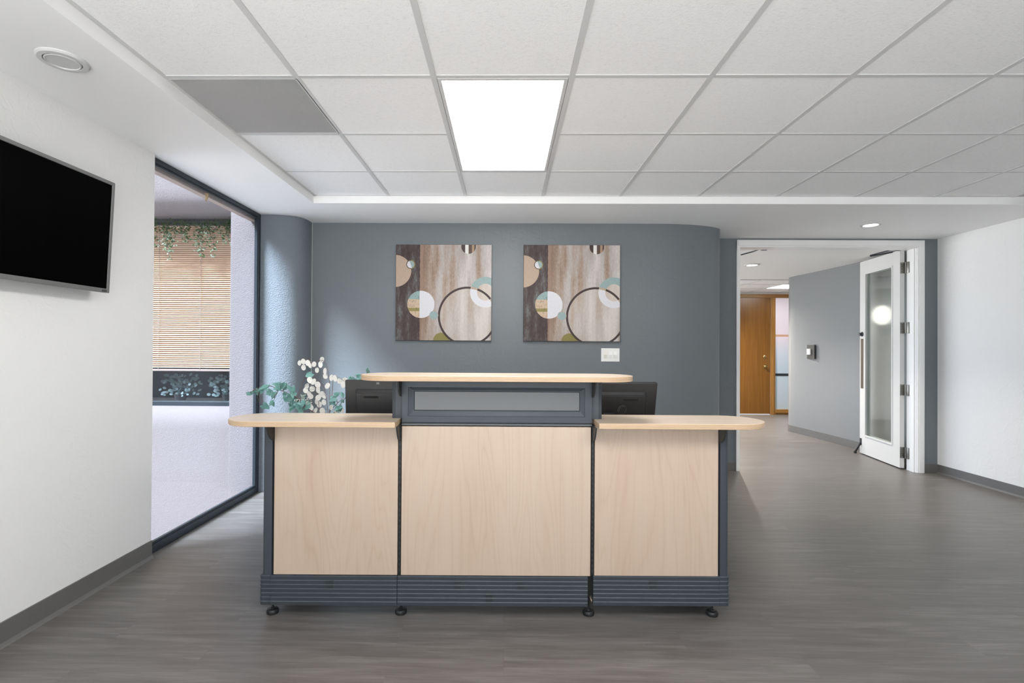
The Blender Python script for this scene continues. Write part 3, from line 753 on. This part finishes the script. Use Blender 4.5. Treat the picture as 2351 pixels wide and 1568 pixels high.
def corner_plinth(xa, xb, z0, z1):
    n_ = 7; h = (z1 - z0) / n_; b = bmesh.new(); s = 1 if xb > xa else -1; r = .013; rings = []
    def outline(off):
        q_ = [(xa, -.0505 - off), (xb + s * off - s * r, -.0505 - off)]
        for k in range(1, 7):
            a = math.pi / 2 * k / 6; q_.append((xb + s * off - s * r + s * r * math.sin(a), -.0505 - off + r - r * math.cos(a)))
        return q_ + [(xb + s * off, .053), (xa, .053)]
    for k in range(n_):
        for off, z in ((.0002, z0 + k * h), (.0024, z0 + (k + 1) * h - .0036), (.0020, z0 + (k + 1) * h - .0030)): rings.append([b.verts.new((x, y, z)) for x, y in outline(off)])
    rings.append([b.verts.new((x, y, z1)) for x, y in outline(-.0012)])
    for A_, B_ in zip(rings, rings[1:]):
        for i in range(len(A_)): b.faces.new((A_[i], A_[(i + 1) % len(A_)], B_[(i + 1) % len(A_)], B_[i]))
    b.faces.new(rings[0]); b.faces.new(rings[-1]); m_ = MB(); m_.b.free(); m_.b = b; b = m_
    return b.build('corner_plinth', 'slate_metal', dk, smooth=35)
corner_plinth(-1.0845, -1.1325, .060, .197); corner_plinth(.9995, 1.0430, .0665, .2035)
# levelling feet
for x, y in ((-1.092, -.004), (-.487, 0), (.400, 0), (.985, 0), (.955, .10), (-1.06, .60), (.93, .60)):
    b = MB(); b.lathe([(.0, 0), (.026, 0), (.0275, .004), (.0275, .014), (.024, .020), (.012, .022), (.0085, .026), (0, .026)], (x, y, 0), 28); b.lathe([(.0055, .02), (.0055, .12)], (x, y, 0), 14)
    b.build('levelling_foot', 'rubber', dk, smooth=35)
# raised centre frame with its frosted insert
def ring(loops):
    b = MB(); vs = []
    for (x0, x1, z0, z1, y) in loops: vs.append([b.b.verts.new(c) for c in ((x0, y, z0), (x1, y, z0), (x1, y, z1), (x0, y, z1))])
    for A_, B_ in zip(vs, vs[1:] + vs[:1]):
        for j in range(4): b.b.faces.new((A_[j], A_[(j + 1) % 4], B_[(j + 1) % 4], B_[j]))
    return b
ring([(-.4815, .4045, .9075, 1.1055, -.027), (-.4815, .4045, .9075, 1.1055, -.044), (-.4800, .4030, .9090, 1.1055, -.0455), (-.453, .372, .936, 1.072, -.0455), (-.4505, .3695, .9385, 1.0695, -.0435), (-.4505, .3695, .9385, 1.0695, -.042), (-.431, .354, .958, 1.057, -.0345), (-.428, .351, .961, 1.054, -.0345), (-.424, .347, .965, 1.050, -.0300), (-.424, .347, .965, 1.050, -.027)]).build('upper_frame', 'slate_metal', dk)
MB().box(-.426, .349, -.0296, -.0255, .963, 1.052).build('frosted_insert', 'frosted', dk)
MB().prism([(-.0245, .8915), (-.0455, .8930), (-.0485, .8965), (-.0470, .9020), (-.0485, .9050), (-.0455, .9070), (-.0245, .9072)], -.4815, .4045, 'x').build('ledge_rail', 'slate_gloss', dk, smooth=50)
def up_post(xa, xb):
    s = 1 if xb > xa else -1
    return MB().prism([(xa, -.010), (xa + s * .030, -.014), (xb - s * .004, -.010), (xb, .0), (xb, .052), (xa, .052)], .9235, 1.1055)
up_post(-.4865, -.5345).build('upper_post', 'slate_metal', dk); up_post(.4105, .4585).build('upper_post', 'slate_metal', dk)
# cantilever brackets
def bracket(x, z, w=.006):
    pts = [(-.125, z), (-.047, z), (-.047, z - .077), (-.056, z - .075), (-.072, z - .069), (-.088, z - .058), (-.102, z - .043), (-.113, z - .026), (-.120, z - .012)]
    return MB().prism(pts, x - w / 2, x + w / 2, 'x').build('bracket', 'bracket', dk)
for x in (-1.0755, -.4895, .4095, .9975): bracket(x, .8976)
for x in (-.4855, .4065): bracket(x, 1.1052, .007)
# counter tops: stadium ends and a ribbed edge
def slab(pts, z0, z1, name):
    b = bmesh.new(); n_ = len(pts); P_ = [Vector((x, y)) for x, y in pts]; nor = []
    for i in range(n_):
        t = (P_[(i + 1) % n_] - P_[i - 1]).normalized(); nor.append(Vector((t.y, -t.x)))
    prof = [(0, -.0025), (.05, -.0006), (.09, 0)]
    for k in range(4):
        c = .20 + k * .2; prof += [(c - .045, 0), (c - .015, -.0014), (c + .015, -.0014), (c + .045, 0)]
    prof += [(.92, 0), (.96, -.0005), (1, -.002)]
    rings = [[b.verts.new((P_[i].x + nor[i].x * o, P_[i].y + nor[i].y * o, z0 + t * (z1 - z0))) for i in range(n_)] for t, o in prof]
    for A_, B_ in zip(rings, rings[1:]):
        for i in range(n_):
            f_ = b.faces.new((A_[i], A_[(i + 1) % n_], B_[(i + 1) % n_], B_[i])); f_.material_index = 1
    b.faces.new(rings[0]).material_index = 0; b.faces.new(rings[-1]).material_index = 0
    m_ = MB(); m_.b.free(); m_.b = b
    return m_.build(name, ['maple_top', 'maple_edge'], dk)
def arc(cx, a0, a1, r=.151, k=26): return [(cx + r * math.cos(math.radians(a0 + (a1 - a0) * i / k)), r * math.sin(math.radians(a0 + (a1 - a0) * i / k))) for i in range(k + 1)]
R_ = .151
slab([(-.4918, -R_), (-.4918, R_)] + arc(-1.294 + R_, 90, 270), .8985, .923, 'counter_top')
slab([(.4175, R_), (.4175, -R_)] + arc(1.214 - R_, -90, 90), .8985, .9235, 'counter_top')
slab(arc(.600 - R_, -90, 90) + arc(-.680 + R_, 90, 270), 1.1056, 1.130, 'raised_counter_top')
# staff side: work surface on two slate end panels
MB().box(-1.115, 1.035, .06, .78, .715, .740, .002).build('work_surface', 'maple_top', dk)
MB().box(-1.110, -1.075, .055, .74, .06, .7145, .002).build('end_panel', 'slate_metal', dk); MB().box(.985, 1.030, .055, .74, .06, .7145, .002).build('end_panel', 'slate_metal', dk)
MB().box(-1.115, 1.035, .0255, .058, .70, .742).build('surface_rail', 'slate_metal', dk)
MB().tube([(.398, .02, .10), (.415, -.02, .066), (.43, -.015, .055), (.45, -.01, .060), (.47, .005, .075), (.49, .02, .10)], .0028, 8).build('cable', 'tan_cable', dk, smooth=60)

# ------------------------------------------------------------------ monitors
def monitor(loc, rz, tilt, label, sticker, emblem):
    t = thing('computer_monitor', label, 'monitor', loc, rz, 'monitors behind the desk')
    W2, H_ = .264, .318
    def part(b, name, mat, parent=t, smooth=None):
        o = b.build(name, mat, parent, smooth)
        if parent is t: o.location = (0, 0, .165); o.rotation_euler = (tilt, 0, 0)
        return o
    z0, z1 = -.145, -.145 + H_
    sh = part(MB().box(-W2, W2, -.010, .016, z0, z1, .004), 'shell', 'black_plastic')
    part(MB().box(-W2 + .014, W2 - .014, .0155, .0175, z0 + .02, z1 - .014), 'screen', 'screen')
    hx, hz0, hz1 = .206, z0 + .035, z1 - .046
    b = MB(); pts = []
    a = [(-hx, hz0), (hx, hz0), (hx, hz1), (-hx, hz1)]; c = [(-hx + .012, hz0 + .012), (hx - .012, hz0 + .012), (hx - .012, hz1 - .018), (-hx + .012, hz1 - .018)]
    A_ = [b.b.verts.new((x, -.0095, z)) for x, z in a]; B_ = [b.b.verts.new((x, -.034, z)) for x, z in c]
    for j in range(4): b.b.faces.new((A_[j], A_[(j + 1) % 4], B_[(j + 1) % 4], B_[j]))
    b.b.faces.new(B_); b.b.faces.new(A_)
    bmesh.ops.bevel(b.b, geom=[e for e in b.b.edges], offset=.004, segments=2, affect='EDGES')
    ho = part(b, 'rear_housing', 'black_plastic')
    v_ = MB()
    for k in range(60):
        x = -hx + .022 + k * (2 * hx - .044) / 60; v_.prism([(-.0165, hz1 - .0055), (-.030, hz1 - .0150), (-.031, hz1 - .0140), (-.0175, hz1 - .0045)], x, x + .0035, 'x')
    part(v_, 'vent_slots', 'dark_grey_plastic', ho)
    for sx in (-1, 1):
        pp = [(-.035 + .006 * math.cos(math.pi / 2 + math.pi * k / 8), .006 * math.sin(math.pi / 2 + math.pi * k / 8)) for k in range(9)]
        pp += [(.035 + .006 * math.cos(math.pi * 1.5 + math.pi * k / 8), .006 * math.sin(math.pi * 1.5 + math.pi * k / 8)) for k in range(9)]
        part(MB().prism([(sx * .115 + x, hz1 - .042 + z) for x, z in pp], -.0355, -.0335, 'y'), 'grip_slot', 'black', ho, 50)
    if sticker: part(MB().box(.17 - .262, .186 - .262, -.0108, -.0098, z1 - .022, z1 - .011), 'asset_sticker', 'sticker')
    if emblem:
        e = MB(); e.lathe([(.026, -.034), (.026, -.0362), (.024, -.0366), (0, -.0366)], (.072, 0, hz1 - .098), 32, 'y'); part(e, 'round_emblem', 'dark_grey_plastic', ho, 40)
        e = MB()
        for k in (-1, 0, 1): e.prism([(.072 + k * .010 - .006, hz1 - .116), (.072 + k * .010 - .002, hz1 - .116), (.072 + k * .010 + .008, hz1 - .080), (.072 + k * .010 + .004, hz1 - .080)], -.0374, -.0362, 'y')
        part(e, 'emblem_strokes', 'black', ho)
    st_ = MB(); st_.prism([(-.04, .0), (-.03, .12), (-.03, .17), (.03, .17), (.03, .12), (.04, .0)], -.052, -.036, 'y'); st_.build('stand_neck', 'black_plastic', t)
    MB().lathe([(0, 0), (.10, 0), (.10, .006), (.09, .012), (0, .014)], (0, -.02, 0), 36).build('stand_base', 'black_plastic', t, smooth=40)
    return t
monitor((-.604, 2.765, .7405), math.radians(-1.5), math.radians(4), 'black monitor seen from behind, near the flowers, with grey sticker on its top edge', True, False)
monitor((.558, 2.80, .7405), math.radians(3), math.radians(13), 'black monitor seen from behind, tilted back, near the light switch end of the desk', False, True)

# ------------------------------------------------------------------ flowers
PODS= [[(-1.157, 2.849, 1.164), (-1.131, 2.838, 1.173), (-1.139, 2.862, 1.139), (-1.107, 2.842, 1.165), (-1.094, 2.835, 1.153), (-1.08, 2.862, 1.157), (-1.078, 2.903, 1.122), (-1.055, 2.894, 1.155), (-1.045, 2.891, 1.183), (-1.013, 2.848, 1.119), (-1.019, 2.873, 1.089)], [(-1.098, 2.852, 1.068), (-1.075, 2.844, 1.06), (-1.049, 2.838, 1.044), (-1.05, 2.847, 1.016), (-1.105, 2.904, 1.015), (-1.133, 2.896, 1.029), (-1.139, 2.895, 1.007), (-1.118, 2.894, 0.985), (-1.091, 2.845, 0.977), (-1.052, 2.855, 0.969), (-1.068, 2.88, 0.947), (-1.058, 2.889, 0.928), (-1.11, 2.898, 0.91), (-1.084, 2.9, 0.891)], [(-0.994, 2.837, 1.038), (-1.041, 2.878, 0.987), (-1.03, 2.884, 0.978), (-1.025, 2.87, 0.942), (-1.024, 2.844, 0.897)], [(-0.983, 2.868, 1.081), (-0.952, 2.837, 1.08), (-0.949, 2.905, 1.061), (-0.916, 2.899, 1.065), (-0.918, 2.874, 1.042), (-0.979, 2.854, 0.915), (-0.935, 2.903, 0.894), (-0.955, 2.876, 0.887)]]
STEMS= [[(-0.99, 2.86, 0.595), (-0.993, 2.87, 0.887), (-0.996, 2.88, 1.031), (-0.998, 2.86, 1.112), (-1.013, 2.87, 1.16), (-1.039, 2.88, 1.179), (-1.058, 2.86, 1.177), (-1.095, 2.87, 1.163), (-1.119, 2.88, 1.192), (-1.136, 2.86, 1.19), (-1.155, 2.87, 1.167)], [(-1.001, 2.86, 0.595), (-1.046, 2.87, 0.887), (-1.064, 2.88, 0.996), (-1.07, 2.86, 1.05), (-1.077, 2.87, 1.089), (-1.09, 2.88, 1.112)], [(-0.996, 2.86, 0.595), (-1.002, 2.87, 0.9), (-1.024, 2.88, 1.013), (-1.04, 2.86, 1.054), (-1.074, 2.87, 1.069)], [(-0.985, 2.86, 0.595), (-0.991, 2.87, 0.9), (-0.982, 2.88, 0.987), (-0.971, 2.86, 1.055), (-0.966, 2.87, 1.094), (-0.914, 2.88, 1.063)]]
LEAVES= [[(-1.472, 2.908, 0.985), (-1.43, 2.905, 0.997), (-1.389, 2.871, 1.016), (-1.351, 2.861, 1.026), (-1.344, 2.88, 0.989), (-1.312, 2.863, 0.98), (-1.274, 2.836, 1.028), (-1.256, 2.851, 1.04), (-1.26, 2.901, 1.019), (-1.188, 2.824, 1.021), (-1.183, 2.825, 0.995), (-1.256, 2.883, 0.981), (-1.228, 2.848, 0.962), (-1.203, 2.873, 0.947), (-1.2, 2.867, 0.912), (-1.168, 2.854, 0.923), (-1.164, 2.92, 0.969), (-1.132, 2.84, 0.946), (-1.118, 2.861, 0.922), (-1.145, 2.84, 0.898), (-1.363, 2.883, 0.922), (-1.307, 2.848, 0.935), (-1.272, 2.856, 1.044), (-1.115, 2.895, 1.091), (-1.212, 2.852, 0.971), (-1.222, 2.876, 0.92), (-1.201, 2.91, 0.947), (-1.145, 2.83, 0.917)], [(-0.967, 2.856, 0.959), (-0.955, 2.873, 0.984), (-0.942, 2.927, 0.983), (-0.927, 2.912, 0.949), (-0.95, 2.874, 0.904), (-0.94, 2.883, 0.908), (-0.971, 2.868, 0.945)], [(-0.847, 2.926, 1.078), (-0.858, 2.884, 1.067), (-0.827, 2.95, 1.05), (-0.908, 2.97, 1.075), (-0.802, 2.975, 1.11), (-0.858, 2.953, 1.097), (-0.752, 2.976, 1.048), (-0.693, 2.882, 1.055), (-0.834, 2.909, 1.07)]]
ESTEMS= [[(-1.008, 2.87, 0.593), (-1.104, 2.87, 0.899), (-1.166, 2.87, 0.96), (-1.229, 2.87, 0.991), (-1.282, 2.87, 1.012), (-1.336, 2.87, 1.034), (-1.384, 2.87, 1.025), (-1.446, 2.87, 0.994)], [(-0.995, 2.87, 0.593), (-1.001, 2.9, 0.883), (-0.964, 2.9, 0.928), (-0.919, 2.9, 0.968)], [(-0.986, 2.87, 0.593), (-0.973, 2.93, 0.893), (-0.907, 2.93, 0.983), (-0.857, 2.93, 1.046), (-0.795, 2.93, 1.101)]]

fl = thing('flower_arrangement', 'arrangement of teal eucalyptus and white honesty pods standing behind the desk', 'plant', (-1.0, 2.87, .741))
O_ = Vector((-1.0, 2.87, .741))
MB().lathe([(0, 0), (.045, 0), (.055, .02), (.06, .06), (.05, .10), (.034, .118), (.038, .128), (.030, .126), (.030, .10), (0, .09)], k=36).build('vase', 'vase', fl, smooth=40)
rn = random.Random(9)
def local(ps): 
    q_ = [Vector(p) - O_ for p in ps]; q_[0] = Vector((rn.uniform(-.012, .012), rn.uniform(-.012, .012), .10)); return q_
def smoothline(ps, k=5):
    out = []
    for i in range(len(ps) - 1):
        a = ps[max(i - 1, 0)]; b = ps[i]; c = ps[i + 1]; d = ps[min(i + 2, len(ps) - 1)]
        for j in range(k):
            t = j / k; out.append(.5 * ((2 * b) + (c - a) * t + (2 * a - 5 * b + 4 * c - d) * t * t + (3 * b - a - 3 * c + d) * t ** 3))
    return out + [ps[-1]]
def near(line, p): return min(line, key=lambda q_: (q_ - p).length)
for sp_, pods in zip(STEMS, PODS):
    line = smoothline(local(sp_)); so = MB().tube(line, .0016, 6, .0009)
    pds = []
    for p_ in pods:
        p_ = Vector(p_) - O_; a = near(line, p_)
        so.tube([a, (a + p_) / 2 + Vector((0, 0, .006)), p_ + Vector((0, 0, .010))], .0007, 5)
        d = Vector((rn.uniform(-.6, .6), rn.uniform(-.25, .25), -1)); L0 = rn.uniform(.032, .042)
        pds.append(MB().leaf(p_ - d.normalized() * L0 / 2, d, (rn.uniform(-.55, .55), -1, rn.uniform(-.3, .5)), L0, rn.uniform(.024, .034), .10, True))
    s_ = so.build('honesty_stem', 'stem', fl, smooth=60)
    for q_ in pds: q_.build('seed_pod', 'pod', s_, smooth=70)
for k, (sp_, lv) in enumerate(zip(ESTEMS, LEAVES)):
    line = smoothline(local(sp_)); so = MB().tube(line, .0028, 6, .0012); ll = MB()
    for p_ in lv:
        p_ = Vector(p_) - O_; a = near(line, p_); dv = p_ - a
        for j in range(3 if k == 0 else 2):
            d = dv * 6 + Vector((rn.uniform(-.5, .4), rn.uniform(-.5, .5), rn.uniform(-.7, .45))); d = d.normalized(); L0 = rn.uniform(.036, .058)
            s0 = p_ - d * L0 * .5 + Vector((rn.uniform(-.01, .01), rn.uniform(-.02, .02), rn.uniform(-.01, .01))) * (j > 0)
            so.tube([a, s0], .0007, 5)
            ll.leaf(s0, d, (rn.uniform(-.5, .5), -1, rn.uniform(.0, 1.0)), L0, rn.uniform(.020, .030), .22)
    s_ = so.build('eucalyptus_branch', 'stem', fl, smooth=60); ll.build('leaves', 'euc', s_, smooth=60)
    if k == 0:
        for c_ in ((-1.115, 2.85, .965), (-1.13, 2.86, .975), (-1.165, 2.85, .955), (-1.24, 2.87, .985), (-1.10, 2.85, .955)):
            tf = MB(); root = near(line, Vector(c_) - O_)
            for j in range(9):
                q_ = Vector(c_) - O_ + Vector((rn.gauss(0, .012), rn.gauss(0, .01), rn.gauss(0, .010))); tf.lathe([(0, -.003), (.003, 0), (0, .003)], q_, 6)
                tf.tube([root, q_], .0004, 4)
            tf.build('bud_cluster', 'pod', s_)

# ------------------------------------------------------------------ daylight, world, camera
sun = bpy.data.lights.new('sky_sun', 'SUN'); sun.energy = 22.0; sun.angle = math.radians(24); sun.color = (.82, .91, 1.0)
so_ = bpy.data.objects.new('sky_sun', sun); C.objects.link(so_); so_.location = (-6, 0, 8)
so_.rotation_euler = Vector((1, .95, -1.5)).to_track_quat('-Z', 'Y').to_euler()
w = bpy.data.worlds.new('sky'); S.world = w; w.use_nodes = True
nt = w.node_tree; bg = nt.nodes['Background']
# hazy bright sky, bluer toward the courtyard side, over pale sunlit ground
tc = nt.nodes.new('ShaderNodeTexCoord'); sx = nt.nodes.new('ShaderNodeSeparateXYZ'); nt.links.new(tc.outputs['Generated'], sx.inputs[0])
def wmix(sock, lo, hi, a, b_):
    mr = nt.nodes.new('ShaderNodeMapRange'); mr.interpolation_type = 'SMOOTHSTEP'; nt.links.new(sock, mr.inputs[0])
    mr.inputs[1].default_value = lo; mr.inputs[2].default_value = hi
    mc = nt.nodes.new('ShaderNodeMix'); mc.data_type = 'RGBA'; nt.links.new(mr.outputs[0], mc.inputs[0])
    for i, v_ in ((6, a), (7, b_)):
        if isinstance(v_, tuple): mc.inputs[i].default_value = (*v_, 1)
        else: nt.links.new(v_, mc.inputs[i])
    return mc.outputs[2]
sky_ = wmix(sx.outputs[0], -.8, -.2, (3.15, 3.5, 4.0), (2.4, 2.4, 2.4))
out_ = wmix(sx.outputs[2], -.12, .02, (7.4, 7.15, 6.8), sky_)
nt.links.new(out_, bg.inputs[0]); bg.inputs[1].default_value = 1.0

yaw, pit, rol = .0145, .0062, -.0061
cy, sy_ = math.cos(yaw), math.sin(yaw); cp, sp_ = math.cos(pit), math.sin(pit); cr, sr = math.cos(rol), math.sin(rol)
Rz = Matrix(((cy, -sy_, 0), (sy_, cy, 0), (0, 0, 1))); Rx = Matrix(((1, 0, 0), (0, cp, -sp_), (0, sp_, cp))); Ry = Matrix(((cr, 0, sr), (0, 1, 0), (-sr, 0, cr)))
R3 = Rz @ Rx @ Ry
cam = bpy.data.cameras.new('camera'); co_ = bpy.data.objects.new('camera', cam); C.objects.link(co_); S.camera = co_
mt = Matrix((( R3[0][0], R3[0][2], -R3[0][1]), (R3[1][0], R3[1][2], -R3[1][1]), (R3[2][0], R3[2][2], -R3[2][1]))).to_4x4()
mt.translation = (0, 0, 1.262); co_.matrix_world = mt
cam.sensor_width = 36; cam.lens = 1170.1 / 2351 * 36; cam.shift_x = 32.0 / 2351; cam.shift_y = 5.0 / 2351; cam.clip_start = .05
S.view_settings.view_transform = 'Standard'; S.view_settings.look = 'None'; S.view_settings.gamma = 1; S.view_settings.use_curve_mapping = False
S.view_settings.exposure = 0.2
S.cycles.use_denoising = True
S.cycles.max_bounces = 14; S.cycles.diffuse_bounces = 10; S.cycles.transparent_max_bounces = 12; S.cycles.sample_clamp_indirect = 8
